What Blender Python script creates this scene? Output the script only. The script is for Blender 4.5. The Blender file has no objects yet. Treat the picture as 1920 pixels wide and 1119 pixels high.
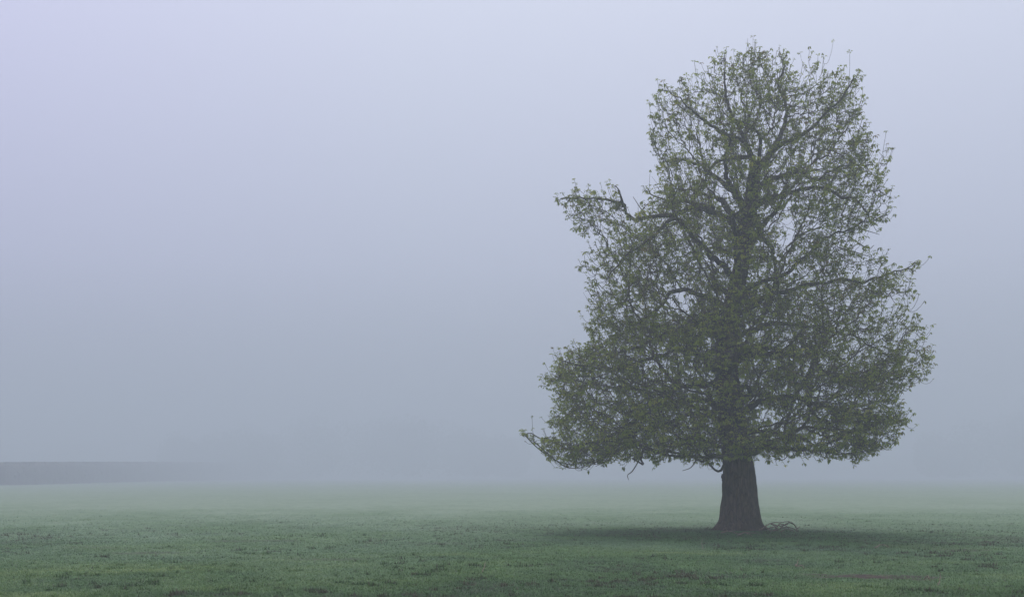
import bpy, math, random
import numpy as np
from mathutils import Vector, noise

random.seed(7); rng = np.random.default_rng(7)
S = bpy.context.scene
R = math.radians

# ------------------------------------------------------------------ camera
CAM_H = 1.65; F = 2400.0; HOR = 892.0
cam = bpy.data.cameras.new('camera'); camo = bpy.data.objects.new('camera', cam)
S.collection.objects.link(camo); S.camera = camo
camo.location = (0, 0, CAM_H); camo.rotation_euler = (R(90), 0, 0)
cam.sensor_width = 36; cam.lens = 36 * F / 1920
cam.shift_y = (HOR - 559.5) / 1920
cam.clip_end = 8000; cam.clip_start = 0.1

# ------------------------------------------------------------------ sky
SUN_EL, SUN_AZ = 52, 6           # overcast sun, high and slightly behind the tree
W = bpy.data.worlds.new("World"); S.world = W; W.use_nodes = True
nt = W.node_tree; N = nt.nodes; L = nt.links
for n in list(N): N.remove(n)
out = N.new('ShaderNodeOutputWorld'); bg = N.new('ShaderNodeBackground')
sky = N.new('ShaderNodeTexSky'); sky.sky_type = 'NISHITA'; sky.sun_disc = False
sky.sun_elevation = R(SUN_EL); sky.sun_rotation = R(SUN_AZ)
sky.air_density = 1.0; sky.dust_density = 4.0; sky.ozone_density = 1.5
# the fog bank above: an even cloud layer, brighter overhead, mixed over the clear sky
geo = N.new('ShaderNodeTexCoord'); sep = N.new('ShaderNodeSeparateXYZ')
L.new(geo.outputs['Generated'], sep.inputs[0])
ramp = N.new('ShaderNodeValToRGB')
L.new(sep.outputs['Z'], ramp.inputs[0])
e = ramp.color_ramp.elements
e[0].position = 0.0; e[0].color = (2.5, 2.9, 3.6, 1)
e[1].position = 0.9; e[1].color = (8.9, 9.3, 10.4, 1)
m_ = ramp.color_ramp.elements.new(0.36); m_.color = (8.5, 8.95, 10.9, 1)
m2 = ramp.color_ramp.elements.new(0.16); m2.color = (6.4, 6.8, 8.8, 1)
# slightly more violet towards the west (left)
mr = N.new('ShaderNodeMapRange'); mr.inputs[1].default_value = -0.08; mr.inputs[2].default_value = -0.48
L.new(sep.outputs['X'], mr.inputs[0])
tint = N.new('ShaderNodeMix'); tint.data_type = 'RGBA'; tint.blend_type = 'MULTIPLY'
L.new(mr.outputs[0], tint.inputs[0]); L.new(ramp.outputs[0], tint.inputs[6])
tint.inputs[7].default_value = (0.98, 0.90, 1.06, 1)
mix = N.new('ShaderNodeMix'); mix.data_type = 'RGBA'; mix.inputs[0].default_value = 0.9
L.new(sky.outputs[0], mix.inputs[6]); L.new(tint.outputs[2], mix.inputs[7])
L.new(mix.outputs[2], bg.inputs[0]); L.new(bg.outputs[0], out.inputs[0])
bg.inputs[1].default_value = 0.10

sun = bpy.data.lights.new('sun', 'SUN'); suno = bpy.data.objects.new('sun', sun)
S.collection.objects.link(suno); sun.energy = 1.5; sun.angle = R(25); sun.color = (1, .97, .93)
az, el = R(SUN_AZ), R(SUN_EL)
d = Vector((math.sin(az) * math.cos(el), math.cos(az) * math.cos(el), math.sin(el)))
suno.rotation_euler = d.to_track_quat('Z', 'Y').to_euler(); suno.location = (0, 60, 60)

S.view_settings.view_transform = 'Standard'; S.view_settings.look = 'None'
S.view_settings.exposure = 0.0; S.view_settings.gamma = 1
S.render.engine = 'CYCLES'
S.cycles.volume_bounces = 2; S.cycles.max_bounces = 10; S.cycles.diffuse_bounces = 7
S.cycles.transparent_max_bounces = 6; S.cycles.use_denoising = True

HAZE_DENSITY = 0.0052; HAZE_COLOR = (0.655, 0.70, 0.78, 1); HAZE_TOP = 34.0

# ------------------------------------------------------------------ helpers
def tag(o, label=None, cat=None, group=None, kind=None):
    for k, v in (('label', label), ('category', cat), ('group', group), ('kind', kind)):
        if v: o[k] = v
    return o

def empty(name, loc=(0, 0, 0)):
    o = bpy.data.objects.new(name, None); S.collection.objects.link(o); o.location = loc
    return o

def mesh_obj(name, verts, faces, mat, parent=None, smooth=True, attrs=None, origin=(0, 0, 0)):
    """verts (n,3); faces a list of (m,k) int arrays; attrs name -> per-vertex float"""
    v = np.asarray(verts, np.float32) - np.asarray(origin, np.float32)
    if not isinstance(faces, (list, tuple)): faces = [faces]
    faces = [np.asarray(f, np.int32) for f in faces if len(f)]
    loops = np.concatenate([f.ravel() for f in faces])
    tot = np.concatenate([np.full(len(f), f.shape[1], np.int32) for f in faces])
    start = np.concatenate([[0], np.cumsum(tot)[:-1]]).astype(np.int32)
    me = bpy.data.meshes.new(name)
    me.vertices.add(len(v)); me.vertices.foreach_set('co', v.ravel())
    me.loops.add(len(loops)); me.loops.foreach_set('vertex_index', loops)
    me.polygons.add(len(tot)); me.polygons.foreach_set('loop_start', start)
    me.polygons.foreach_set('loop_total', tot)
    me.polygons.foreach_set('use_smooth', np.full(len(tot), smooth))
    me.update(calc_edges=True)
    for k, a in (attrs or {}).items():
        at = me.attributes.new(k, 'FLOAT', 'POINT'); at.data.foreach_set('value', np.asarray(a, np.float32))
    me.materials.append(mat)
    o = bpy.data.objects.new(name, me); S.collection.objects.link(o)
    if parent is not None: o.parent = parent
    elif any(origin): o.location = origin
    return o

class Acc:
    def __init__(s): s.v = []; s.f = {}; s.n = 0; s.a = []
    def add(s, v, f, a=None):
        v = np.asarray(v).reshape(-1, 3); f = np.asarray(f)
        s.v.append(v); s.f.setdefault(f.shape[1], []).append(f + s.n); s.n += len(v)
        s.a.append(np.zeros(len(v)) if a is None else np.asarray(a))
    def build(s, name, mat, parent=None, smooth=True, origin=(0, 0, 0), attr=None):
        return mesh_obj(name, np.concatenate(s.v), [np.concatenate(x) for x in s.f.values()], mat, parent,
                        smooth, {attr: np.concatenate(s.a)} if attr else None, origin)

def unit(a): return a / np.maximum(np.linalg.norm(a, axis=-1, keepdims=True), 1e-9)

def tubes(P, Rr, sides):
    """P (n,k,3), Rr (n,k) -> verts, quads"""
    P = np.asarray(P, float); n, k, _ = P.shape
    T = np.empty_like(P); T[:, 1:-1] = P[:, 2:] - P[:, :-2]; T[:, 0] = P[:, 1] - P[:, 0]; T[:, -1] = P[:, -1] - P[:, -2]
    T = unit(T)
    ref = np.where(np.abs((P[:, -1] - P[:, 0])[:, 2:3]) > 0.8 * np.linalg.norm(P[:, -1] - P[:, 0], axis=1, keepdims=True),
                   np.array([[0.3, 1, 0.]]), np.array([[0.2, 0.1, 1.]]))
    A = unit(np.cross(T, ref[:, None, :])); B = np.cross(T, A)
    th = np.arange(sides) * 2 * math.pi / sides
    V = P[:, :, None, :] + Rr[:, :, None, None] * (A[:, :, None, :] * np.cos(th)[None, None, :, None] + B[:, :, None, :] * np.sin(th)[None, None, :, None])
    base = (np.arange(n) * k * sides)[:, None, None] + (np.arange(k - 1) * sides)[None, :, None]
    j = np.arange(sides)[None, None, :]; j2 = (j + 1) % sides
    Q = np.stack([base + j, base + j2, base + sides + j2, base + sides + j], -1).reshape(-1, 4)
    return V.reshape(-1, 3), Q

def catmull(P, sub):
    P = np.asarray(P, float)
    Q = np.vstack([2 * P[0] - P[1], P, 2 * P[-1] - P[-2]])
    t = (np.arange(sub) / sub)[:, None]; res = []
    for i in range(1, len(Q) - 2):
        a, b, c, d_ = Q[i - 1], Q[i], Q[i + 1], Q[i + 2]
        res.append(.5 * (2 * b + (c - a) * t + (2 * a - 5 * b + 4 * c - d_) * t**2 + (3 * b - a - 3 * c + d_) * t**3))
    res.append(P[-1:])
    return np.vstack(res)

def resample(P, step):
    P = np.asarray(P, float); s = np.concatenate([[0], np.cumsum(np.linalg.norm(np.diff(P[:, :3], axis=0), axis=1))])
    n = max(2, int(s[-1] / step) + 1); t = np.linspace(0, s[-1], n)
    return np.stack([np.interp(t, s, P[:, i]) for i in range(P.shape[1])], 1)

def vnoise(x, y, seed=0):
    """smooth 2-D value noise, vectorised"""
    xi = np.floor(x).astype(np.int64); yi = np.floor(y).astype(np.int64); fx = x - xi; fy = y - yi
    def h(a, b):
        q = (a * 374761393 + b * 668265263 + seed * 982451653) & 0x7fffffff
        q = ((q ^ (q >> 13)) * 1274126177) & 0x7fffffff
        return ((q ^ (q >> 16)) & 0xffff) / 65535.0
    u = fx * fx * (3 - 2 * fx); w = fy * fy * (3 - 2 * fy)
    return (h(xi, yi) * (1 - u) + h(xi + 1, yi) * u) * (1 - w) + (h(xi, yi + 1) * (1 - u) + h(xi + 1, yi + 1) * u) * w
def fbm(x, y, seed=0, oct=3):
    r = 0; a = 1; t = 0
    for i in range(oct):
        r = r + a * vnoise(x * 2**i + 13.7 * i, y * 2**i - 7.1 * i, seed + i); t += a; a *= .5
    return r / t

def px(x, y, Y):                         # photo pixel at depth Y -> world
    return np.array([(x - 960) / F * Y, Y, CAM_H - (y - HOR) / F * Y])

# ------------------------------------------------------------------ materials
def new_mat(name):
    m = bpy.data.materials.new(name); m.use_nodes = True
    return m, m.node_tree.nodes, m.node_tree.links, m.node_tree.nodes['Principled BSDF']

def ramp_node(N, stops):
    r = N.new('ShaderNodeValToRGB'); el_ = r.color_ramp.elements
    el_[0].position, el_[0].color = stops[0][0], (*stops[0][1], 1)
    el_[1].position, el_[1].color = stops[-1][0], (*stops[-1][1], 1)
    for p, c in stops[1:-1]:
        q = el_.new(p); q.color = (*c, 1)
    return r

def bark_material(name, dark, light, moss, zscale, bump):
    m, N, L, p = new_mat(name)
    tc = N.new('ShaderNodeTexCoord'); mp = N.new('ShaderNodeMapping'); mp.inputs['Scale'].default_value = (1, 1, zscale)
    L.new(tc.outputs['Object'], mp.inputs[0])
    n1 = N.new('ShaderNodeTexNoise'); n1.inputs['Scale'].default_value = 14; n1.inputs['Detail'].default_value = 6; n1.inputs['Roughness'].default_value = .65
    L.new(mp.outputs[0], n1.inputs[0])
    vo = N.new('ShaderNodeTexVoronoi'); vo.feature = 'DISTANCE_TO_EDGE'; vo.inputs['Scale'].default_value = 11
    L.new(mp.outputs[0], vo.inputs[0])
    r = ramp_node(N, [(.25, dark), (.5, tuple((a + b) / 2 for a, b in zip(dark, light))), (.8, light)])
    L.new(n1.outputs[0], r.inputs[0])
    n2 = N.new('ShaderNodeTexNoise'); n2.inputs['Scale'].default_value = 1.6; n2.inputs['Detail'].default_value = 5
    L.new(tc.outputs['Object'], n2.inputs[0])
    r2 = ramp_node(N, [(.5, (0, 0, 0)), (.68, (1, 1, 1))]); L.new(n2.outputs[0], r2.inputs[0])
    mx = N.new('ShaderNodeMix'); mx.data_type = 'RGBA'
    L.new(r2.outputs[0], mx.inputs[0]); L.new(r.outputs[0], mx.inputs[6]); mx.inputs[7].default_value = (*moss, 1)
    cr = ramp_node(N, [(0, (.35, .35, .35)), (.12, (1, 1, 1))]); L.new(vo.outputs['Distance'], cr.inputs[0])  # crevice shade painted into the bark colour along cell edges
    m2 = N.new('ShaderNodeMix'); m2.data_type = 'RGBA'; m2.blend_type = 'MULTIPLY'; m2.inputs[0].default_value = .7
    L.new(mx.outputs[2], m2.inputs[6]); L.new(cr.outputs[0], m2.inputs[7]); L.new(m2.outputs[2], p.inputs['Base Color'])
    ad = N.new('ShaderNodeMath'); ad.operation = 'MULTIPLY_ADD'; ad.inputs[1].default_value = .5
    L.new(n1.outputs[0], ad.inputs[0]); L.new(cr.outputs[0], ad.inputs[2])
    b = N.new('ShaderNodeBump'); b.inputs['Strength'].default_value = bump; b.inputs['Distance'].default_value = .03
    L.new(ad.outputs[0], b.inputs['Height']); L.new(b.outputs[0], p.inputs['Normal'])
    p.inputs['Roughness'].default_value = .9; p.inputs['Specular IOR Level'].default_value = .2
    return m

BARK = bark_material('trunk_bark', (.006, .005, .003), (.20, .135, .090), (.050, .042, .018), .22, 1.0)
LIMB = bark_material('limb_bark', (.040, .034, .025), (.135, .115, .084), (.110, .115, .050), .7, .6)
TWIG = bark_material('twig_bark', (.075, .060, .042), (.185, .150, .105), (.125, .125, .058), 1, .2)
STICK = bark_material('dead_stick_bark', (.16, .11, .085), (.36, .26, .20), (.17, .13, .09), 1, .4)

DEW_LIGHT = (.235, .305, .20, 1)  # pale dewy turf tone, also used as painted brightness of the open field
def leaf_material(name, stops, trans=.35, dew_light=False):
    m, N, L, p = new_mat(name)
    at = N.new('ShaderNodeAttribute'); at.attribute_name = 'tone'
    r = ramp_node(N, stops); L.new(at.outputs['Fac'], r.inputs[0]); col = r.outputs[0]
    if dew_light:
        ad = N.new('ShaderNodeAttribute'); ad.attribute_name = 'dew_light'; md = N.new('ShaderNodeMix'); md.data_type = 'RGBA'
        L.new(ad.outputs['Fac'], md.inputs[0]); L.new(col, md.inputs[6]); md.inputs[7].default_value = (.30, .43, .30, 1); col = md.outputs[2]  # pale blade tone: dewy white with field brightness painted in
    L.new(col, p.inputs['Base Color'])
    p.inputs['Roughness'].default_value = .55; p.inputs['Specular IOR Level'].default_value = .3
    if trans:
        o = N['Material Output']; t = N.new('ShaderNodeBsdfTranslucent'); ms = N.new('ShaderNodeMixShader')
        L.new(col, t.inputs[0]); ms.inputs[0].default_value = trans
        L.new(p.outputs[0], ms.inputs[1]); L.new(t.outputs[0], ms.inputs[2]); L.new(ms.outputs[0], o.inputs[0])
    return m
LEAF = leaf_material('young_leaf', [(0, (.26, .18, .06)), (.22, (.195, .215, .035)), (.55, (.255, .310, .036)), (.82, (.34, .39, .045)), (1, (.48, .46, .10))], .5)
GRASSM = leaf_material('grass_blade', [(0, (.085, .065, .035)), (.12, (.028, .068, .010)), (.45, (.076, .158, .026)), (.8, (.150, .238, .045)), (1, (.28, .36, .12))], .25, True)
HEDGEM = leaf_material('hedge_leaf', [(0, (.030, .012, .018)), (1, (.07, .04, .045))], 0)
FARM = leaf_material('far_tree_leaf', [(0, (.02, .03, .02)), (1, (.05, .07, .04))], 0)

# ------------------------------------------------------------------ ground
TREE_Y = F * CAM_H / (995 - HOR)                # 38.4 m
TREE = np.array([(1385 - 960) / F * TREE_Y, TREE_Y, 0.0])

def ground_z(x, y):
    r = np.hypot(x, y)
    near = np.exp(-np.maximum(0, r - 25) / 60)
    z = .035 * (fbm(x / 1.1, y / 1.1, 3, 3) - .5) + .05 * (fbm(x / .38, y / .38, 5, 2) - .5)
    z = z * (.25 + .75 * near)
    z = z + .12 * (fbm(x / 17, y / 17, 9, 2) - .5) * np.clip((r - 8) / 20, 0, 1)
    dt = np.hypot(x - TREE[0], y - TREE[1])
    z = z * np.clip((dt - .3) / 5 , .15, 1) + .05 * np.exp(-(dt / 1.6)**2)
    z = z - .10 * np.clip((r - 60) / 200, 0, 1)
    return z

def earth_mask(x, y):
    """bare trodden soil: a long scrape on the right foreground, smaller ones beyond"""
    m = np.zeros_like(x)
    for (a, b, rx, ry, s) in EARTH:
        q = ((x - a) / rx)**2 + ((y - b) / ry)**2
        n = fbm(x * 4 / max(rx, .5) ** .5, y * 5, 21, 3) - .5
        m = np.maximum(m, s * np.clip(1.35 - q + 2.4 * n, 0, 1))
    return m
EARTH = []
def dew_light_mask(x, y):
    """dewy whitening plus painted light: brighter out on the open field, darker foreground, shade under the tree"""
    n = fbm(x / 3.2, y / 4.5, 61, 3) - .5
    f = np.clip((y - 12 + 16 * n) / 62, 0, 1) ** .9 * (1 + .5 * n)  # whitening grows with distance, painting the brighter far field into the colour
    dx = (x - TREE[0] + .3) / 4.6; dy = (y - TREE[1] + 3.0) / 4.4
    return f * np.clip(np.sqrt(dx * dx + dy * dy) * .95 - .55 + .8 * n, 0, 1)  # dew-free disc doubles as painted crown shade, shifted towards the camera
for (ax, ay, rx, ry, s) in [(1562, 1081, .55, .50, 1), (1640, 1083, .60, .45, 1), (1720, 1084, .50, .40, .9), (1700, 1022, 1.0, 1.1, .3),
                            (1745, 1027, .8, .6, .3), (1640, 1012, .8, .7, .3), (1815, 1031, .6, .4, .7), (1880, 1006, .7, .6, .5),
                            (480, 1012, 1.4, .6, .5), (300, 1034, 1.0, .5, .6), (590, 1046, 1.2, .4, .5), (170, 1024, .8, .5, .4)]:
    Yg = F * CAM_H / (ay - HOR); EARTH.append(((ax - 960) / F * Yg, Yg, rx, ry, s))
EARTH.append((TREE[0], TREE[1], .95, .75, .8))

def axis(lo, hi, step, far, grow):
    a = list(np.arange(lo, hi, step)); s = step; x = a[-1]
    while x < far: s *= grow; x += s; a.append(x)
    s = step; x = a[0]; b = []
    while x > -far: s *= grow; x -= s; b.append(x)
    return np.array(b[::-1] + a)
gx = axis(-16, 24, .11, 2300, 1.07); gy = axis(14, 62, .11, 2300, 1.035)
gy = gy[gy > -2300]
X, Yg = np.meshgrid(gx, gy); nxg, nyg = len(gx), len(gy)
V = np.stack([X, Yg, ground_z(X, Yg)], -1).reshape(-1, 3)
i = np.arange(nyg - 1)[:, None] * nxg + np.arange(nxg - 1)[None, :]
Q = np.stack([i, i + 1, i + nxg + 1, i + nxg], -1).reshape(-1, 4)
m, N, L, p = new_mat('meadow_turf')
tc = N.new('ShaderNodeTexCoord'); at = N.new('ShaderNodeAttribute'); at.attribute_name = 'earth'
n1 = N.new('ShaderNodeTexNoise'); n1.inputs['Scale'].default_value = 6; n1.inputs['Detail'].default_value = 8; n1.inputs['Roughness'].default_value = .75
n2 = N.new('ShaderNodeTexNoise'); n2.inputs['Scale'].default_value = .28; n2.inputs['Detail'].default_value = 4
L.new(tc.outputs['Object'], n1.inputs[0]); L.new(tc.outputs['Object'], n2.inputs[0])
r1 = ramp_node(N, [(.28, (.022, .070, .012)), (.5, (.058, .150, .028)), (.72, (.115, .220, .048))]); L.new(n1.outputs[0], r1.inputs[0])
r2 = ramp_node(N, [(.35, (.8, .86, .8)), (.65, (1.15, 1.12, 1.2))]); L.new(n2.outputs[0], r2.inputs[0])
mx = N.new('ShaderNodeMix'); mx.data_type = 'RGBA'; mx.blend_type = 'MULTIPLY'; mx.inputs[0].default_value = 1
L.new(r1.outputs[0], mx.inputs[6]); L.new(r2.outputs[0], mx.inputs[7])
rs = ramp_node(N, [(.3, (.035, .024, .018)), (.7, (.095, .068, .050))]); L.new(n1.outputs[0], rs.inputs[0])
me = N.new('ShaderNodeMix'); me.data_type = 'RGBA'; L.new(at.outputs['Fac'], me.inputs[0])
ad = N.new('ShaderNodeAttribute'); ad.attribute_name = 'dew_light'
md = N.new('ShaderNodeMix'); md.data_type = 'RGBA'; L.new(ad.outputs['Fac'], md.inputs[0]); md.inputs[7].default_value = DEW_LIGHT
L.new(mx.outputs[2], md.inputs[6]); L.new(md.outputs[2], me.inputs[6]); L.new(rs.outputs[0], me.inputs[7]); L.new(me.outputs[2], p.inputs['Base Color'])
n3 = N.new('ShaderNodeTexNoise'); n3.inputs['Scale'].default_value = 1.3; n3.inputs['Detail'].default_value = 7; n3.inputs['Roughness'].default_value = .7
L.new(tc.outputs['Object'], n3.inputs[0]); r3 = ramp_node(N, [(.32, (.62, .70, .66)), (.5, (1, 1, 1)), (.7, (1.22, 1.16, 1.2))]); L.new(n3.outputs[0], r3.inputs[0])
m3 = N.new('ShaderNodeMix'); m3.data_type = 'RGBA'; m3.blend_type = 'MULTIPLY'; m3.inputs[0].default_value = 1
L.new(me.outputs[2], m3.inputs[6]); L.new(r3.outputs[0], m3.inputs[7]); L.new(m3.outputs[2], p.inputs['Base Color'])
bp = N.new('ShaderNodeBump'); bp.inputs['Strength'].default_value = .8; bp.inputs['Distance'].default_value = .05
L.new(n1.outputs[0], bp.inputs['Height']); L.new(bp.outputs[0], p.inputs['Normal']); p.inputs['Roughness'].default_value = .9
p.inputs['Specular IOR Level'].default_value = .15
TURF = m
g = mesh_obj('ground', V, Q, TURF, attrs={'earth': earth_mask(V[:, 0], V[:, 1]), 'dew_light': dew_light_mask(V[:, 0], V[:, 1])}); tag(g, kind='structure')

# grass blades: short grazed turf with darker tussocks
def grass_mesh():
    n = 640000
    u = rng.random(n); y0, y1 = 14.5, 100.0
    y = 1 / (1 / y0 - u * (1 / y0 - 1 / y1))                # density ~ 1/y^2 over depth, even in the picture
    half = .43 * y + 2.5
    x = (rng.random(n) * 2 - 1) * half
    pn = fbm(x / 1.6, y / 1.6, 31, 3); big = fbm(x / 7, y / 9, 41, 2)
    tus = .75 * fbm(x / .16, y / .22, 51, 2) + .25 * fbm(x / 1.8, y / 1.8, 57, 2)
    em = earth_mask(x, y)
    keep = (rng.random(n) > em * .93) & (rng.random(n) > (y - 30) / 55)
    dt = np.hypot(x - TREE[0], y - TREE[1]); keep &= dt > .62
    x, y, pn, big, tus = [a[keep] for a in (x, y, pn, big, tus)]; n = len(x); dw = dew_light_mask(x, y)
    tuft = np.clip((tus - .68) / .08, 0, 1) * np.clip((75 - y) / 40, .12, 1)
    h = (.018 + .028 * rng.random(n) ** 1.5 + .07 * tuft * rng.random(n)) * np.clip((105 - y) / 70, .2, 1)
    w = (.005 + .005 * rng.random(n)) * (1 + y / 40)
    z = ground_z(x, y) - .006
    tone = np.clip(.50 + (pn - .5) * 1.1 + (big - .5) * .8 + rng.normal(0, .10, n) - .42 * tuft - .06, 0.03, 1)
    brown = rng.random(n) < .03; tone[brown] = rng.random(brown.sum()) * .08
    Vs = []; Fs = []; A = []; Dw = []; off = 0
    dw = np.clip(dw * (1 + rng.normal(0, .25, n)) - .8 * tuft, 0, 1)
    for b in range(2):
        a = rng.random(n) * 2 * math.pi; ln = (.3 + .8 * rng.random(n)) * h
        ox = rng.normal(0, .02, n) * (1 + y / 30); oy = rng.normal(0, .012, n) * (1 + y / 30)
        ca, sa = np.cos(a), np.sin(a)
        p0 = np.stack([x + ox - ca * w, y + oy - sa * w, z], -1); p1 = np.stack([x + ox + ca * w, y + oy + sa * w, z], -1)
        p2 = np.stack([x + ox - sa * ln, y + oy + ca * ln, z + h * (.35 + .65 * rng.random(n))], -1)
        Vs.append(np.stack([p0, p1, p2], 1).reshape(-1, 3))
        Fs.append(np.arange(n * 3).reshape(-1, 3) + off); off += n * 3
        A.append(np.repeat(tone, 3)); Dw.append(np.repeat(dw, 3))
    return np.concatenate(Vs), np.concatenate(Fs), np.concatenate(A), np.concatenate(Dw)
gv, gf, ga, gd = grass_mesh()
o = mesh_obj('grass', gv, gf, GRASSM, attrs={'tone': ga, 'dew_light': gd}, smooth=False)
tag(o, 'short dewy green grass covering the meadow with darker tussocks', 'grass', kind='stuff')

# ------------------------------------------------------------------ the tree
ppm = F / TREE_Y
def T(x, y, dy=0.0): 
    return np.array([(x - 960) / ppm, TREE_Y + dy, CAM_H - (y - HOR) / ppm])

tree = empty('horse_chestnut_tree', tuple(TREE))
tag(tree, 'solitary broad horse chestnut in young leaf standing on the misty meadow', 'tree')
bpy.context.view_layer.update()

# trunk: traced centre line and width (px), lobed section, flaring roots
TR = [  # y, centre x, full width
 (1003, 1384, 92), (996, 1384, 86), (988, 1385, 79), (975, 1386.5, 72), (955, 1386, 68), (930, 1386, 64), (900, 1385, 59), (870, 1383.5, 55),
 (840, 1380, 54), (800, 1374, 51), (760, 1368, 47), (720, 1364, 44), (680, 1361, 41), (640, 1362, 38), (600, 1368, 35),
 (560, 1376, 32), (520, 1385, 29), (480, 1394, 27), (440, 1401, 25), (400, 1405, 24), (360, 1410, 23), (330, 1415, 22), (312, 1418, 20)]
trunk_path = np.array([[*T(cx, cy), w / 2 / ppm] for cy, cx, w in TR])
tp = resample(catmull(trunk_path, 6), .06)
SD = 72; th = np.arange(SD) * 2 * math.pi / SD
acc = Acc(); rows = []
for k_, (x, y, z, r) in enumerate(tp):
    flare = math.exp(-max(0, z + .05) / .26)
    lobes = 1 + .045 * np.sin(3 * th + 1.2 + .25 * z) + .03 * np.sin(5 * th + .5 * z) + .018 * np.sin(9 * th + 2 - .4 * z)
    rootl = (.5 + .5 * np.cos(6 * th + .7)) ** 2 * (.6 + .4 * np.sin(2 * th + 1))
    rr = r * lobes * (1 + flare * (.10 + .42 * rootl) - .08 * flare)
    # bark plates
    rr = rr + .035 * (np.array([noise.noise(Vector((math.cos(t) * 5.5, math.sin(t) * 5.5, z * 1.7))) for t in th]))
    rr = rr + .020 * (np.array([noise.noise(Vector((math.cos(t) * 15, math.sin(t) * 15, z * 4.0))) for t in th]))
    rows.append(np.stack([x + rr * np.cos(th), y + rr * np.sin(th), np.full(SD, z)], -1))
V = np.concatenate(rows); K = len(rows)
i = (np.arange(K - 1) * SD)[:, None]; j = np.arange(SD)[None, :]; j2 = (j + 1) % SD
acc.add(V, np.stack([i + j, i + j2, i + SD + j2, i + SD + j], -1).reshape(-1, 4))
# surface roots creeping out, and the knob low on the left of the trunk
def root(a, l, r0):
    pts = []
    for s in np.linspace(0, 1, 7):
        rad = .42 + l * s; aa = a + .25 * math.sin(3 * s + a)
        pts.append([TREE[0] + rad * math.cos(aa), TREE[1] + rad * math.sin(aa), .16 * (1 - s)**2 - .02 - .05 * s])
    P = catmull(pts, 4); rr = np.linspace(r0, .012, len(P))
    return tubes(P[None], rr[None], 8)
for a, l, r0 in [(3.25, .55, .12), (3.9, .5, .10), (4.6, .35, .08), (5.3, .5, .10), (6.1, .6, .11), (.7, .5, .1), (1.6, .6, .1), (2.4, .5, .1)]:
    acc.add(*root(a, l, r0))
for (bx_, by_, br) in [(1356, 893, .075), (1355.5, 899, .05), (1412, 846, .05)]:
    c = T(bx_, by_, -.08); u_, v_ = np.meshgrid(np.linspace(0, math.pi, 9), np.linspace(0, 2 * math.pi, 13))
    rr = br * (1 + .25 * np.sin(5 * v_) * np.sin(u_) + .15 * np.cos(7 * u_))
    P = c + np.stack([rr * np.sin(u_) * np.cos(v_), rr * np.sin(u_) * np.sin(v_), 1.3 * rr * np.cos(u_)], -1)
    ii = (np.arange(12) * 9)[:, None] + np.arange(8)[None, :]
    acc.add(P.reshape(-1, 3), np.stack([ii, ii + 1, ii + 10, ii + 9], -1).reshape(-1, 4))
O3 = tuple(TREE)
acc.build('trunk', BARK, tree, origin=O3)

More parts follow.
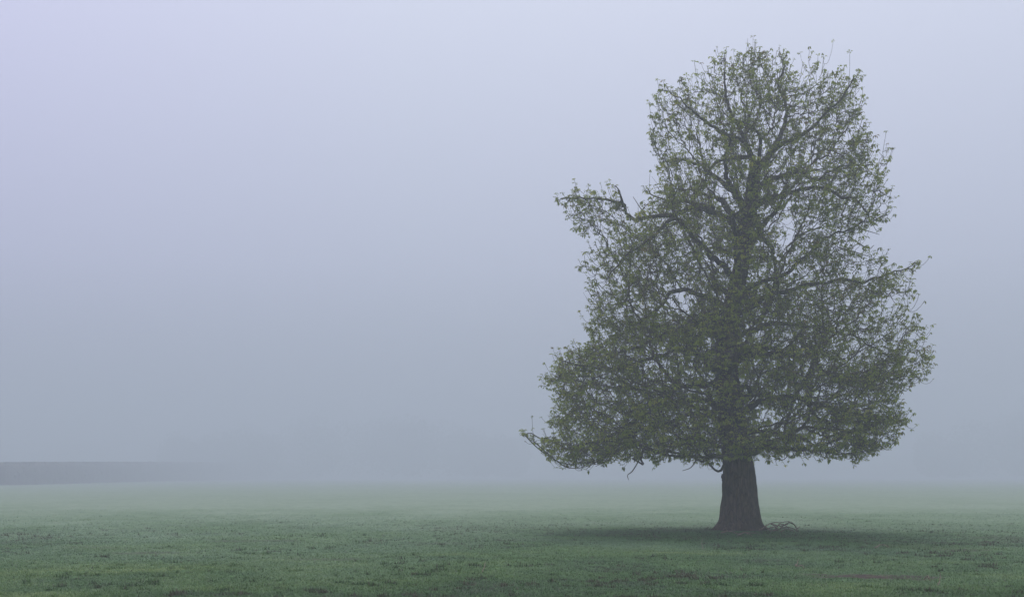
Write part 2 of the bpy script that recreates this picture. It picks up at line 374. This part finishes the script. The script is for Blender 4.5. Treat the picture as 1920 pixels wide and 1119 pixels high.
# boughs traced in the picture; each: start radius px, end radius px, depth bend, points
LB = [
 (9, 2.2, -.6, [(1416, 318), (1405, 297), (1393, 273), (1375, 248), (1362, 220), (1352, 185), (1345, 150)]),
 (10, 2.2, .3, [(1418, 320), (1432, 303), (1444, 285), (1462, 258), (1474, 225), (1478, 190), (1470, 150), (1478, 115)]),
 (6, 2.0, -1.2, [(1444, 285), (1484, 270), (1520, 245), (1550, 210), (1568, 180)]),
 (5, 1.5, 1.0, [(1393, 273), (1400, 240), (1410, 200), (1405, 160), (1415, 120)]),
 (6, 1.6, .8, [(1400, 285), (1362, 294), (1340, 310), (1332, 330), (1315, 360), (1318, 385)]),
 (6, 1.2, -.8, [(1385, 262), (1338, 257), (1300, 240), (1265, 215), (1245, 200), (1232, 195)]),
 (8, 1.5, .6, [(1417, 350), (1455, 330), (1499, 315), (1545, 324), (1584, 303), (1620, 297), (1654, 296)]),
 (8, 1.8, -.9, [(1410, 392), (1432, 381), (1453, 375), (1480, 368), (1514, 367), (1550, 378), (1585, 400), (1610, 430)]),
 (5, 1.5, .9, [(1449, 376), (1452, 350), (1455, 325), (1470, 300)]),
 (10, 1.6, -.5, [(1398, 470), (1372, 425), (1335, 395), (1297, 391), (1280, 397), (1252, 410), (1213, 416), (1189, 417), (1165, 397), (1155, 385), (1128, 385), (1100, 382), (1080, 373), (1048, 380)]),
 (6, 1.5, .9, [(1335, 396), (1290, 370), (1262, 362), (1235, 350), (1222, 330)]),
 (4, 1.3, -.4, [(1165, 397), (1156, 372), (1150, 358)]),
 (9, 1.8, -1.4, [(1385, 535), (1350, 500), (1322, 480), (1290, 455), (1262, 428), (1235, 440), (1205, 470), (1170, 500), (1130, 540)]),
 (9, 1.6, 1.2, [(1375, 590), (1345, 560), (1319, 542), (1297, 533), (1273, 537), (1249, 559), (1220, 583), (1180, 615), (1140, 640)]),
 (9, 1.6, .9, [(1398, 470), (1420, 434), (1456, 458), (1470, 500), (1478, 545), (1500, 590)]),
 (7, 1.5, -1.0, [(1386, 545), (1440, 530), (1495, 497), (1524, 468), (1567, 446), (1605, 434), (1642, 425)]),
 (8, 1.5, -.6, [(1380, 590), (1440, 560), (1500, 538), (1560, 533), (1601, 538), (1635, 528), (1674, 517), (1698, 497)]),
 (8, 1.6, 1.0, [(1370, 640), (1430, 610), (1500, 600), (1560, 612), (1620, 620), (1670, 640), (1712, 668)]),
 (8, 1.6, -.9, [(1368, 680), (1430, 665), (1501, 675), (1528, 702), (1570, 720), (1630, 715), (1690, 712)]),
 (9, 1.8, -.3, [(1372, 790), (1404, 766), (1461, 745), (1501, 750), (1541, 788), (1580, 815), (1630, 835)]),
 (5, 1.4, .7, [(1501, 750), (1560, 762), (1620, 775), (1660, 782), (1698, 781)]),
 (8, 1.7, -1.3, [(1362, 720), (1320, 680), (1270, 665), (1210, 680), (1150, 700), (1090, 700), (1045, 690)]),
 (8, 1.7, .8, [(1364, 640), (1320, 610), (1260, 615), (1200, 640), (1140, 660), (1080, 655)]),
 (9, 1.6, .5, [(1372, 780), (1320, 750), (1260, 755), (1190, 790), (1130, 825), (1070, 840), (1020, 822), (992, 815)]),
 (7, 1.5, -.3, [(1376, 800), (1330, 780), (1270, 785), (1210, 805), (1150, 825), (1090, 835), (1040, 825)]),
 (6, 1.5, .5, [(1392, 815), (1440, 805), (1500, 820), (1560, 845), (1620, 848)]),
 (3.6, 3.0, -.5, [(1362, 856), (1354, 872), (1349, 881), (1342, 884), (1333, 880), (1325, 872), (1316, 863), (1302, 852)]),
 (3.4, 2.2, -1.2, [(1215, 835), (1196, 852), (1192, 862), (1195, 873), (1186, 868), (1175, 860)]),
]
limbs = []     # list of arrays (k,4)
for (r0, r1, bend, pts) in LB:
    pts = np.array(pts, float); n = len(pts)
    s = np.concatenate([[0], np.cumsum(np.hypot(*np.diff(pts, axis=0).T))]); s /= s[-1]
    limbs.append(np.array([[*T(a, b, 0 if False else bend * 1.5 * math.sin(t * 1.7)), (.72 * r0 * (1 - t)**1.25 + .62 * r1 * (1 - (1 - t)**1.25)) / ppm] for (a, b), t in zip(pts, s)]))
# children limbs must start on their parent's bent path
def snap(ci, pi):
    P = limbs[pi]; c = limbs[ci]; q = np.argmin(np.hypot(P[:, 0] - c[0, 0], P[:, 2] - c[0, 2]))
    c[:, 1] += (P[q, 1] - c[0, 1]) * np.linspace(1, .3, len(c)); c[0, :3] = P[q, :3]
for a, b in ((2, 1), (3, 0), (4, 0), (5, 0), (8, 7), (10, 9), (11, 9), (20, 19), (27, 24)): snap(a, b)
# boughs towards and away from the viewer: out, arch, droop, lift at the tip
def trunk_at(z):
    k = np.argmin(np.abs(tp[:, 2] - z)); return tp[k]
crown_half = lambda z: np.interp(z, [1.9, 2.8, 4.5, 6.5, 8.5, 10, 12, 13.5, 14.3], [4.3, 5.3, 5.2, 4.5, 3.6, 3.6, 3.5, 2.4, .6])
for k in range(26):
    z0 = 3.3 + 6.7 * (k + .5 * random.random()) / 26; a = [1, -1][k % 2] * math.pi / 2 + random.uniform(-.75, .75)
    t0 = trunk_at(z0); ln = crown_half(z0 + .6) * .80; up = random.uniform(.5, 1.3) * (1.2 if z0 > 7 else .8)
    pts = []
    for s in np.linspace(0, 1, 7):
        zz = z0 + up * math.sin(s * 2.2) - (.0 if z0 < 4 else .8 if z0 < 7 else -.5) * s * s * 1.6 + .3 * max(0, s - .8)
        aa = a + .25 * math.sin(4 * s + k)
        pts.append([t0[0] + ln * s * math.cos(aa), t0[1] + ln * s * math.sin(aa), max(zz, 3.3), 0.095 * (1 - s)**1.2 + .014])
    limbs.append(np.array(pts))

sk_pos = []; sk_par = []; sk_r = []; sk_len = []
def add_path(P, root_idx):
    last = root_idx
    for q, row in enumerate(P):
        if last is None: sk_par.append(-1); sk_len.append(0.)
        else:
            sk_par.append(last); sk_len.append(sk_len[last] + np.linalg.norm(row[:3] - sk_pos[last]))
        sk_pos.append(row[:3]); sk_r.append(row[3]); last = len(sk_pos) - 1
add_path(resample(tp[tp[:, 2] > 1.8], .3), None)
limb_group = []
for li, Lp in enumerate(limbs):
    P = resample(catmull(Lp, 6), .12); P = P[:]
    for c in range(3):
        nz = np.array([noise.noise(Vector((q[0] * 1.3 + 9 * c, q[2] * 1.3, li * 3.1 + q[1]))) + .6 * noise.noise(Vector((q[0] * 4 + 9 * c, q[2] * 4, li))) for q in P])
        P[:, c] += .13 * nz * np.clip(np.arange(len(P)) / 8, 0, 1) * (.25 if li in (26, 27) else 1)
    rj = 1 + .18 * np.array([noise.noise(Vector((q[0] * 5, q[1] * 5, q[2] * 5))) for q in P])
    v, f = tubes(P[None, :, :3], (P[:, 3] * rj)[None], 10)
    a = Acc(); a.add(v, f); a.build('limb', LIMB, tree, origin=O3)
    if li == 26: HOOK = [len(sk_pos), 0]
    if li == 28: HOOK[1] = len(sk_pos)
    d0 = np.linalg.norm(np.array(sk_pos) - P[0, :3], axis=1); add_path(resample(P, .25), int(np.argmin(d0)))

# crown volume: outline of the photo's crown, given its depth
OUT = np.array([(1355,866),(1300,862),(1250,858),(1200,855),(1160,858),(1110,870),(1070,874),(1030,862),(1010,842),(990,818),(1005,802),(1032,792),(1028,760),(1038,735),(1018,712),(1021,692),(1042,682),(1038,652),(1057,642),(1095,652),(1112,625),(1094,600),(1097,570),(1114,545),(1100,520),(1087,500),(1080,480),(1097,460),(1116,462),(1108,440),(1087,425),(1072,415),(1043,385),(1057,364),(1080,352),(1110,347),(1150,354),(1172,372),(1160,388),(1190,412),(1202,382),(1240,372),(1255,352),(1235,330),(1212,300),(1208,280),(1217,255),(1208,235),(1222,215),(1209,182),(1245,167),(1275,152),(1292,125),(1330,108),(1370,91),(1410,93),(1445,83),(1490,91),(1533,103),(1545,122),(1580,134),(1603,132),(1624,160),(1608,185),(1619,215),(1619,250),(1623,285),(1657,278),(1668,305),(1652,330),(1661,355),(1656,400),(1636,425),(1602,440),(1616,460),(1607,480),(1637,502),(1663,512),(1695,495),(1697,530),(1711,555),(1695,580),(1718,615),(1711,640),(1738,675),(1726,718),(1688,718),(1652,735),(1661,755),(1695,782),(1676,795),(1684,805),(1666,830),(1638,853),(1600,856),(1560,853),(1520,860),(1480,850),(1430,858),(1412,864)], float)
def inside(x, y, poly):
    r = np.zeros(len(x), bool); n = len(poly)
    for k in range(n):
        x1, y1 = poly[k]; x2, y2 = poly[(k + 1) % n]
        if y1 == y2: continue
        c = ((y1 > y) != (y2 > y)) & (x < (x2 - x1) * (y - y1) / (y2 - y1) + x1); r ^= c
    return r
ys = np.arange(82, 876, 2.0); xl, xr = [], []
xs_ = np.arange(980, 1750, 2.0)
for yy in ys:
    ins = inside(xs_, np.full(len(xs_), yy), OUT); q = xs_[ins]
    xl.append(q.min() if len(q) else 1380); xr.append(q.max() if len(q) else 1380)
cxs = np.interp(ys, [80, 300, 420, 560, 700, 876], [1430, 1428, 1400, 1390, 1372, 1372])
xl = np.array(xl); xr = np.array(xr)
k5 = np.ones(21) / 21; xls = np.convolve(np.pad(xl, 10, 'edge'), k5, 'valid'); xrs = np.convolve(np.pad(xr, 10, 'edge'), k5, 'valid')
def crown_points(n, shell=.65):
    out_ = []
    while len(out_) < n:
        m_ = 4000
        x = rng.uniform(985, 1742, m_); y = rng.uniform(83, 874, m_); ok = inside(x, y, OUT)
        c = np.interp(y, ys, cxs); l = np.interp(y, ys, xls); r_ = np.interp(y, ys, xrs)
        side = np.where(x < c, np.minimum(l, x - 3) - c, np.maximum(r_, x + 3) - c)
        u_ = np.clip((x - c) / side, 0, 1); half = (r_ - l) / 2 / ppm * .82
        half = half * np.interp(y, [83, 120, 200, 300, 830, 874], [.10, .32, .66, .92, 1, .9])
        D = half * np.sqrt(np.maximum(0.02, 1 - u_**2.0))
        arm = (x < 1205) & (y < 425); D = np.where(arm, np.minimum(D, .75), D)
        ok &= inside(x + 11 * np.sign(x - c), y, OUT) & inside(x, y - 12, OUT)
        ok &= rng.random(m_) < (D / 5.6 + np.where(arm, .10, .20)) * np.interp(y, [83, 400, 620, 860], [.62, .72, .84, 1.10])                        # even density through the volume
        t = rng.uniform(-1, 1, m_); t = np.sign(t) * np.abs(t) ** shell
        dens = np.ones(m_)
        # airy places in the photographed crown
        for (hx, hy, hr, hs) in HOLES: dens *= 1 - hs * np.exp(-(((x - hx)**2 + (y - hy)**2) / hr**2))
        ok &= rng.random(m_) < dens
        for a_, b_, t_, D_ in zip(x[ok], y[ok], t[ok], D[ok]):
            q = T(a_, b_, t_ * D_); v_ = noise.noise(Vector(q * .75)) + .5 * noise.noise(Vector(q * 1.9))
            if random.random() < .66 + 1.15 * v_: out_.append(q)
    return np.array(out_[:n])
HOLES = [(1350, 318, 30, .7), (1300, 320, 45, .4), (1560, 410, 50, .55), (1600, 470, 40, .6), (1480, 350, 26, .5), (1325, 590, 26, .4), (1225, 380, 26, .6), (1640, 560, 40, .35),
         (1640, 590, 50, .45), (1700, 650, 40, .5), (1560, 680, 40, .3), (1440, 790, 30, .35), (1330, 745, 30, .35), (1690, 760, 40, .5), (1240, 300, 35, .4), (1010, 810, 35, .5),
         (1425, 500, 22, .5), (1440, 620, 22, .4), (1290, 655, 25, .35), (1385, 330, 20, .5)]
NP_ = 7500
pts = crown_points(NP_)
# balanced spanning tree from the boughs through the points
sp = np.array(sk_pos); ns = len(sp); sl = np.array(sk_len); sl[HOOK[0]:HOOK[1]] += 50        # the two bare hooks carry nothing
allp = np.vstack([sp, pts]); par = np.concatenate([np.array(sk_par), np.full(NP_, -1)]); plen = np.concatenate([sl, np.zeros(NP_)])
BF = .30
best = np.full(NP_, 1e9); bp_ = np.zeros(NP_, int)
for a in range(0, ns, 64):
    dd = np.linalg.norm(pts[:, None, :] - sp[None, a:a + 64, :], axis=2); cst = dd + BF * sl[None, a:a + 64]
    k = cst.argmin(1); v = cst[np.arange(NP_), k]; up = v < best; best[up] = v[up]; bp_[up] = k[up] + a
left = np.ones(NP_, bool); order = []
for it in range(NP_):
    k = int(np.argmin(np.where(left, best, 1e9))); left[k] = False; order.append(k)
    g_ = ns + k; par[g_] = bp_[k]; plen[g_] = plen[bp_[k]] + np.linalg.norm(pts[k] - allp[bp_[k]])
    c = np.linalg.norm(pts - pts[k], axis=1) + BF * plen[g_]; up = left & (c < best); best[up] = c[up]; bp_[up] = g_
cnt = np.ones(len(allp)); main = np.full(len(allp), -1)
for k in reversed(order):
    g_ = ns + k; p_ = par[g_]
    if p_ >= ns: cnt[p_] += cnt[g_]
bestc = np.zeros(len(allp))
for k in order:
    g_ = ns + k; p_ = par[g_]
    if p_ >= ns and cnt[g_] > bestc[p_]: bestc[p_] = cnt[g_]; main[p_] = g_
# relax the paths so that they sweep instead of zigzag
pos = allp.copy()
for _ in range(3):
    new = pos.copy()
    for k in order:
        g_ = ns + k
        if main[g_] >= 0: new[g_] = .5 * pos[g_] + .25 * (pos[par[g_]] + pos[main[g_]])
    pos = new
rad = .0054 * cnt ** .40
chains = []
for k in order:
    g_ = ns + k; p_ = par[g_]
    if p_ >= ns and main[p_] == g_: continue
    ch = [p_, g_]
    while main[ch[-1]] >= 0: ch.append(main[ch[-1]])
    chains.append(ch)
tw = Acc(); by = {}
node_dir = np.zeros_like(pos)
for ch in chains:
    P = pos[ch].copy(); r_ = rad[ch].copy(); r_[0] = min(r_[1] * 1.05, rad[ch[0]] if ch[0] >= ns else sk_r[ch[0]])
    # gravity: long fine runs sag in the middle and lift at the tip
    if len(P) > 2:
        s = np.linspace(0, 1, len(P)); ln = np.linalg.norm(P[-1] - P[0]); P[:, 2] += -.13 * min(ln, 1.5 if P[:, 2].min() > 3.2 else .25) * np.sin(np.pi * s) * np.where(rng.random() < .8, 1, -.5)
        pos[ch[1:]] = P[1:]
    C = catmull(P, 3); rr = np.interp(np.linspace(0, 1, len(C)), np.linspace(0, 1, len(P)), r_)
    C[1:-1] += rng.normal(0, .022, (len(C) - 2, 3))
    by.setdefault(len(C), []).append((C, rr))
for k, lst in by.items():
    v, f = tubes(np.array([a for a, _ in lst]), np.array([b for _, b in lst]), 5 if k > 12 else 4); tw.add(v, f)
for k in order: node_dir[ns + k] = pos[ns + k] - pos[par[ns + k]]
# twiglets: short shoots, many hanging and hooking up at the tip
src = np.concatenate([ns + np.array(order), ns + np.array(order)[rng.random(NP_) < .85], ns + rng.choice(NP_, 5000)]); src = src[(cnt[src] < 30)]
lim = np.array([q for q in range(ns) if sk_r[q] < .045 and q > 45 and not HOOK[0] <= q < HOOK[1]]); src = np.concatenate([src, rng.choice(lim, 1800)])
n = len(src); B = pos[src]; cc = np.array([T(1385, 560)[0], TREE_Y, 7.0])
outw = B - cc; outw[:, 2] *= .25; outw = unit(outw)
D0 = unit(.8 * unit(node_dir[src]) + .8 * outw + rng.normal(0, .62, (n, 3)) + np.array([0, 0, -1.]) * np.interp(B[:, 2], [8, 13], [.62, .22])[:, None])
ln = rng.uniform(.14, .54, n); K = 6; s = np.linspace(0, 1, K)
curl = rng.uniform(.2, 1.25, n) * np.where(rng.random(n) < .85, 1, -.5)
P = B[:, None, :] + D0[:, None, :] * (ln[:, None] * s[None])[..., None]
P[:, :, 2] += ln[:, None] * (-.25 * np.sin(np.pi * s)[None] + curl[:, None] * .75 * s[None]**2.4)
P[:, 1:, :] += np.cumsum(rng.normal(0, .010, (n, K - 1, 3)), axis=1)
tx = P[:, -1, 0] * ppm + 960; ty = HOR - (P[:, -1, 2] - CAM_H) * ppm
long_ = ~inside(tx, ty - 3, OUT) & (rng.random(n) < .8)         # outermost shoots stay short
P[long_] = P[long_, :1] + (P[long_] - P[long_, :1]) * .42
rr = np.linspace(.0072, .0048, K)[None] * rng.uniform(.8, 1.3, n)[:, None]
v, f = tubes(P, rr, 3); tw.add(v, f)
tips = P[:, -1]; tipd = unit(P[:, -1] - P[:, -2])
# trace the bare hanging ends under the skirt
bare = [[(985,818),(1005,838),(1030,856),(1060,870),(1095,868),(1130,858)], [(1000,828),(1040,862),(1068,877),(1105,872),(1140,850)], [(1080,840),(1112,862),(1098,880)],
        [(1150,838),(1135,862),(1116,874)], [(1196,860),(1184,882),(1176,890),(1175,899)], [(1300,862),(1292,876),(1278,882)], [(1440,855),(1462,862),(1478,850)], [(1590,850),(1600,862),(1588,858)],
        [(1190,417),(1205,395),(1215,383)], [(1205,410),(1196,392),(1186,372)], [(1560,470),(1600,478),(1640,488)], [(1580,450),(1620,470),(1635,462)], [(1580,436),(1612,436),(1645,442)]]
for b in bare:
    P_ = catmull([T(x, y, -.6 + .2 * (i % 3)) for i, (x, y) in enumerate(b)], 5); tw.add(*tubes(P_[None], np.linspace(.02, .008, len(P_))[None], 5))
# sprouts on the trunk
ntk = 420; zz = rng.uniform(2.2, 9.5, ntk); zz[:210] = rng.normal(3.0, .35, 210).clip(2.35, 4); aa = rng.uniform(0, 2 * math.pi, ntk)
tb = np.array([trunk_at(z) for z in zz]); B2 = np.stack([tb[:, 0] + tb[:, 3] * np.cos(aa), tb[:, 1] + tb[:, 3] * np.sin(aa), zz], -1)
D2 = unit(np.stack([np.cos(aa), np.sin(aa), rng.uniform(-.5, .8, ntk)], -1)); l2 = rng.uniform(.06, .40, ntk)
P2 = B2[:, None] + D2[:, None] * (l2[:, None] * s[None])[..., None]; v, f = tubes(P2, np.full((ntk, K), .005), 3); tw.add(v, f)
tw.build('twig_tangle', TWIG, tree, origin=O3)

# leaves: hanging hands of leaflets at twig tips and along the shoots
sel = rng.random(n) < .94
LBs = [tips[sel], B2 + D2 * l2[:, None], P[rng.random(n) < .55, 3], P[rng.random(n) < .45, 4], P[rng.random(n) < .25, 1]]
C = np.concatenate(LBs); m_ = len(C)
C = C[np.hypot(C[:, 0] - T(1370, 880)[0], C[:, 2] - T(1370, 880)[2]) > .35]; C0 = None; kc = np.array([noise.noise(Vector(q * 1.15 + np.array([5., 3., 1.]))) for q in C]); C = C[(np.arange(len(C)) < sel.sum()) | (rng.random(len(C)) < (.72 + 1.2 * kc) * np.interp(C[:, 2], [6, 12], [1, .95]))]; m_ = len(C); nl = 5; Cn = np.repeat(C, nl, 0); clump = np.array([noise.noise(Vector(q * .9)) + .6 * noise.noise(Vector(q * 2.3)) for q in C])
tone = np.repeat(np.clip(rng.normal(.52, .17, m_) + .32 * clump + .10 * (C[:, 2] < 4), 0, 1), nl)
sc = np.repeat(rng.uniform(.55, 1.45, m_), nl)
a0 = np.repeat(rng.uniform(0, 2 * math.pi, m_), nl) + np.tile(np.arange(nl) * 2 * math.pi / nl * .8, m_) + rng.normal(0, .25, m_ * nl)
droop = np.repeat(rng.uniform(-1.1, .35, m_), nl) + rng.normal(0, .3, m_ * nl)
dirv = np.stack([np.cos(a0) * np.cos(droop), np.sin(a0) * np.cos(droop), np.sin(droop)], -1)
sidev = unit(np.cross(dirv, np.array([0, 0, 1.]) + rng.normal(0, .35, (m_ * nl, 3)))); nrm = np.cross(sidev, dirv)
Ll = (.075 * sc * rng.uniform(.7, 1.3, m_ * nl))[:, None]; Wl = Ll * .26
b0 = Cn + dirv * Ll * .12; mid = Cn + dirv * Ll * .68 - nrm * Ll * .05; tip = Cn + dirv * Ll * 1.12 - np.array([0, 0, .22]) * Ll
l_ = mid + sidev * Wl + nrm * Wl * .5; r_ = mid - sidev * Wl + nrm * Wl * .5
V = np.stack([b0, l_, tip, r_, mid], 1).reshape(-1, 3); q = np.arange(m_ * nl)[:, None] * 5
Fc = np.concatenate([q + np.array([[0, 4, 1]]), q + np.array([[1, 4, 2]]), q + np.array([[0, 3, 4]]), q + np.array([[3, 2, 4]])])
mesh_obj('foliage', V, Fc, LEAF, tree, smooth=False, attrs={'tone': np.repeat(np.clip(tone + rng.normal(0, .08, m_ * nl), 0, 1), 5)}, origin=O3)
print('twiglets', n, 'leaf clusters', m_)

# ------------------------------------------------------------------ fallen wood
def gp(x, y, up=0.0):                       # point on the ground seen at photo pixel (x, y)
    Y = F * CAM_H / (y - HOR); X_ = (x - 960) / F * Y
    return np.array([X_, Y, float(ground_z(np.array([X_]), np.array([Y]))[0]) + up])
def stick(name, paths, label, cat, group=None, r=.016):
    o3 = paths[0][0]; a = Acc()
    for P in paths:
        C = catmull(P, 5); C[1:-1] += rng.normal(0, .006, (len(C) - 2, 3)); a.add(*tubes(C[None], np.linspace(r, r * .45, len(C))[None], 6))
    o = a.build(name, STICK, origin=tuple(o3)); tag(o, label, cat, group); return o
def tw_(lst, dy=-.35): return [T(x, y, dy) for x, y in lst]
paths = [tw_([(1407, 999), (1418, 989), (1428, 983), (1438, 978), (1455, 977), (1468, 975)], -.75), tw_([(1437, 980), (1455, 984), (1470, 978), (1480, 982), (1485, 991)], -.65),
         tw_([(1438, 978), (1446, 987), (1450, 994)], -.7), tw_([(1432, 996), (1455, 989), (1474, 987), (1487, 993), (1496, 995)], -.6),
         tw_([(1455, 989), (1462, 983), (1470, 981)], -.6), tw_([(1484, 991), (1492, 985)], -.6), tw_([(1440, 992), (1452, 980), (1463, 984), (1472, 993)], -.85), tw_([(1448, 996), (1466, 989), (1482, 996)], -.8), tw_([(1428, 988), (1440, 985), (1449, 990)], -.9), tw_([(1468, 976), (1477, 979), (1483, 986)], -.75), tw_([(1425, 984), (1433, 990), (1440, 997)], -.7)]
stick('fallen_branch', paths, 'bare forked fallen branch arching beside the right foot of the trunk', 'branch', r=.021)
stick('fallen_stick', [[gp(1352, 1000, .03), gp(1368, 999, .05), gp(1385, 1001, .03), gp(1398, 1000, .04)]], 'pale dead stick lying along the front foot of the trunk', 'stick', 'dead sticks on the grass', .017)
stick('fallen_stick', [[gp(1383, 1003, .02), gp(1402, 1001, .05), gp(1424, 1002, .03)], [gp(1400, 1001, .04), gp(1410, 1004, .02)]], 'forked dead stick lying at the right front foot of the trunk', 'stick', 'dead sticks on the grass', .015)
stick('fallen_stick', [[gp(1492, 1063, .02), gp(1494, 1068, .06), gp(1503, 1066, .04), gp(1509, 1068, .02)], [gp(1494, 1067, .05), gp(1497, 1061, .12)]], 'dark crooked stick in the grass nearer the camera than the trunk', 'stick', 'dead sticks on the grass', .010)
stick('fallen_stick', [[gp(1732, 1092, .02), gp(1739, 1093, .09), gp(1746, 1095, .04)]], 'small arched stick just right of the long bare earth scrape', 'stick', 'dead sticks on the grass', .010)
stick('fallen_stick', [[gp(1759, 1097, .01), gp(1763, 1095, .07), gp(1763, 1093, .14)]], 'short stick poking upright from the grass at the far right foreground', 'stick', 'dead sticks on the grass', .008)
stick('fallen_stick', [[gp(1640, 1027, .02), gp(1655, 1024, .07), gp(1668, 1029, .02)]], 'low curved stick on dark worn grass right of the fallen branch', 'stick', 'dead sticks on the grass', .016)
stick('fallen_stick', [[gp(905, 1075, .02), gp(911, 1066, .10)]], 'lone thin stick in the open grass well left of the tree', 'stick', 'dead sticks on the grass', .008)
stick('fallen_stick', [[gp(1318, 1028, .01), gp(1316, 1022, .10), gp(1318, 1019, .16)]], 'thin stick standing in shaded grass left of the trunk', 'stick', 'dead sticks on the grass', .008)

# ------------------------------------------------------------------ hedge line far left
def leaf_cloud(C, size, tone):
    n = len(C); a = unit(rng.normal(0, 1, (n, 3))); b = unit(np.cross(a, rng.normal(0, 1, (n, 3)))); c = np.cross(a, b)
    sz = (size * rng.uniform(.6, 1.4, n))[:, None]
    V = np.stack([C + b * sz, C + c * sz * .6, C - b * sz, C - c * sz * .6], 1).reshape(-1, 3)
    return V, np.arange(n * 4).reshape(-1, 4), np.repeat(tone, 4)
def gline(x, y): Y = F * CAM_H / (y - HOR); return np.array([(x - 960) / F * Y, Y])
hp = np.array([[-250 * .62, 195.0], [(0 - 960) / F * 248, 248], [(150 - 960) / F * 310, 310], [(300 - 960) / F * 430, 430], [(470 - 960) / F * 650, 650], [(600 - 960) / F * 900, 900]])
hh = np.array([4.0, 4.35, 5.1, 6.4, 8.6, 10.5])
hc = resample(np.column_stack([hp, np.zeros(6), hh]), 1.2)
nrmh = np.array([.75, .66]); rows = []
prof = [(-1.5, 0), (-1.7, .35), (-1.6, .8), (-1.1, .98), (0, 1.0), (1.1, .98), (1.6, .8), (1.7, .35), (1.5, 0)]
for q, (x, y, z, h) in enumerate(hc):
    hq = h * (1 + .13 * (vnoise(np.array([q * .21]), np.array([0.]), 3)[0] - .5))
    rows.append([[x + nrmh[0] * a + rng.normal(0, .12), y - nrmh[1] * a, hq * b - .2 + (rng.normal(0, .05) if b else 0)] for a, b in prof])
V = np.array(rows); kk, pp = V.shape[:2]
i = (np.arange(kk - 1) * pp)[:, None] + np.arange(pp - 1)[None, :]
hedge = empty('hedge', (hp[1][0], hp[1][1], 0)); tag(hedge, 'long dim flat-topped hedge fading into the fog at the far left', 'hedge')
ho = (hp[1][0], hp[1][1], 0)
mesh_obj('hedge_body', V.reshape(-1, 3), np.stack([i, i + pp, i + pp + 1, i + 1], -1).reshape(-1, 4), HEDGEM, hedge, origin=ho, attrs={'tone': np.full(kk * pp, .3)})
n = 30000; t = rng.random(n) * (len(hc) - 1); b = t.astype(int); P = hc[b] + (hc[np.minimum(b + 1, len(hc) - 1)] - hc[b]) * (t - b)[:, None]
aa = rng.uniform(0, math.pi, n); C = np.stack([P[:, 0] + nrmh[0] * -1.7 * np.cos(aa), P[:, 1] + nrmh[1] * 1.7 * np.cos(aa), P[:, 3] * np.sin(aa) ** .45 - .1], -1)
v, f, a = leaf_cloud(C, .22, rng.random(n)); mesh_obj('hedge_foliage', v, f, HEDGEM, hedge, smooth=False, attrs={'tone': a}, origin=ho)

# ------------------------------------------------------------------ a wood deep in the fog, one soft mass
def wood(x0, x1, Y, h, n):
    C = []
    for k in range(n):
        x = rng.uniform(x0, x1); Yk = Y + rng.uniform(-40, 60); hk = h * rng.uniform(.7, 1.1) * (.45 + .55 * math.sin(math.pi * min(1, max(.1, (x - x0) / (x1 - x0)))))
        q = unit(rng.normal(0, 1, (900, 3))) * rng.random((900, 1)) ** .35
        c = np.stack([(x - 960) / F * Yk + q[:, 0] * hk * .4, Yk + q[:, 1] * hk * .4, hk * .52 + q[:, 2] * hk * .48], -1); c[:, 2] = np.maximum(c[:, 2], .2); C.append(c)
    return np.concatenate(C)
C = np.concatenate([wood(320, 1010, 700, 39, 40), wood(1730, 2150, 690, 39, 22)])
v, f, a = leaf_cloud(C, .9, rng.random(len(C)))
o = mesh_obj('distant_wood', v, f, FARM, smooth=False, attrs={'tone': a}); tag(o, 'far-off wood almost dissolved in the fog beyond the meadow', 'wood', kind='stuff')

# ------------------------------------------------------------------ haze
hx, z0, z1 = 2420, -1.6, 42.5
v = [(sx * hx, sy * hx, z) for z in (z0, z1) for sy in (-1, 1) for sx in (-1, 1)]
f = [(0, 2, 3, 1), (4, 5, 7, 6), (0, 1, 5, 4), (2, 6, 7, 3), (0, 4, 6, 2), (1, 3, 7, 5)]
hm = bpy.data.materials.new('fog'); hm.use_nodes = True; N = hm.node_tree.nodes; L = hm.node_tree.links
N.remove(N['Principled BSDF']); pv = N.new('ShaderNodeVolumePrincipled'); L.new(pv.outputs[0], N['Material Output'].inputs['Volume'])
pv.inputs['Color'].default_value = HAZE_COLOR; pv.inputs['Density'].default_value = HAZE_DENSITY; pv.inputs['Anisotropy'].default_value = .2
hz = mesh_obj('haze', np.array(v, float), np.array(f), hm, smooth=False); tag(hz, 'pale blue grey fog filling the air over the whole meadow', 'fog', kind='stuff')
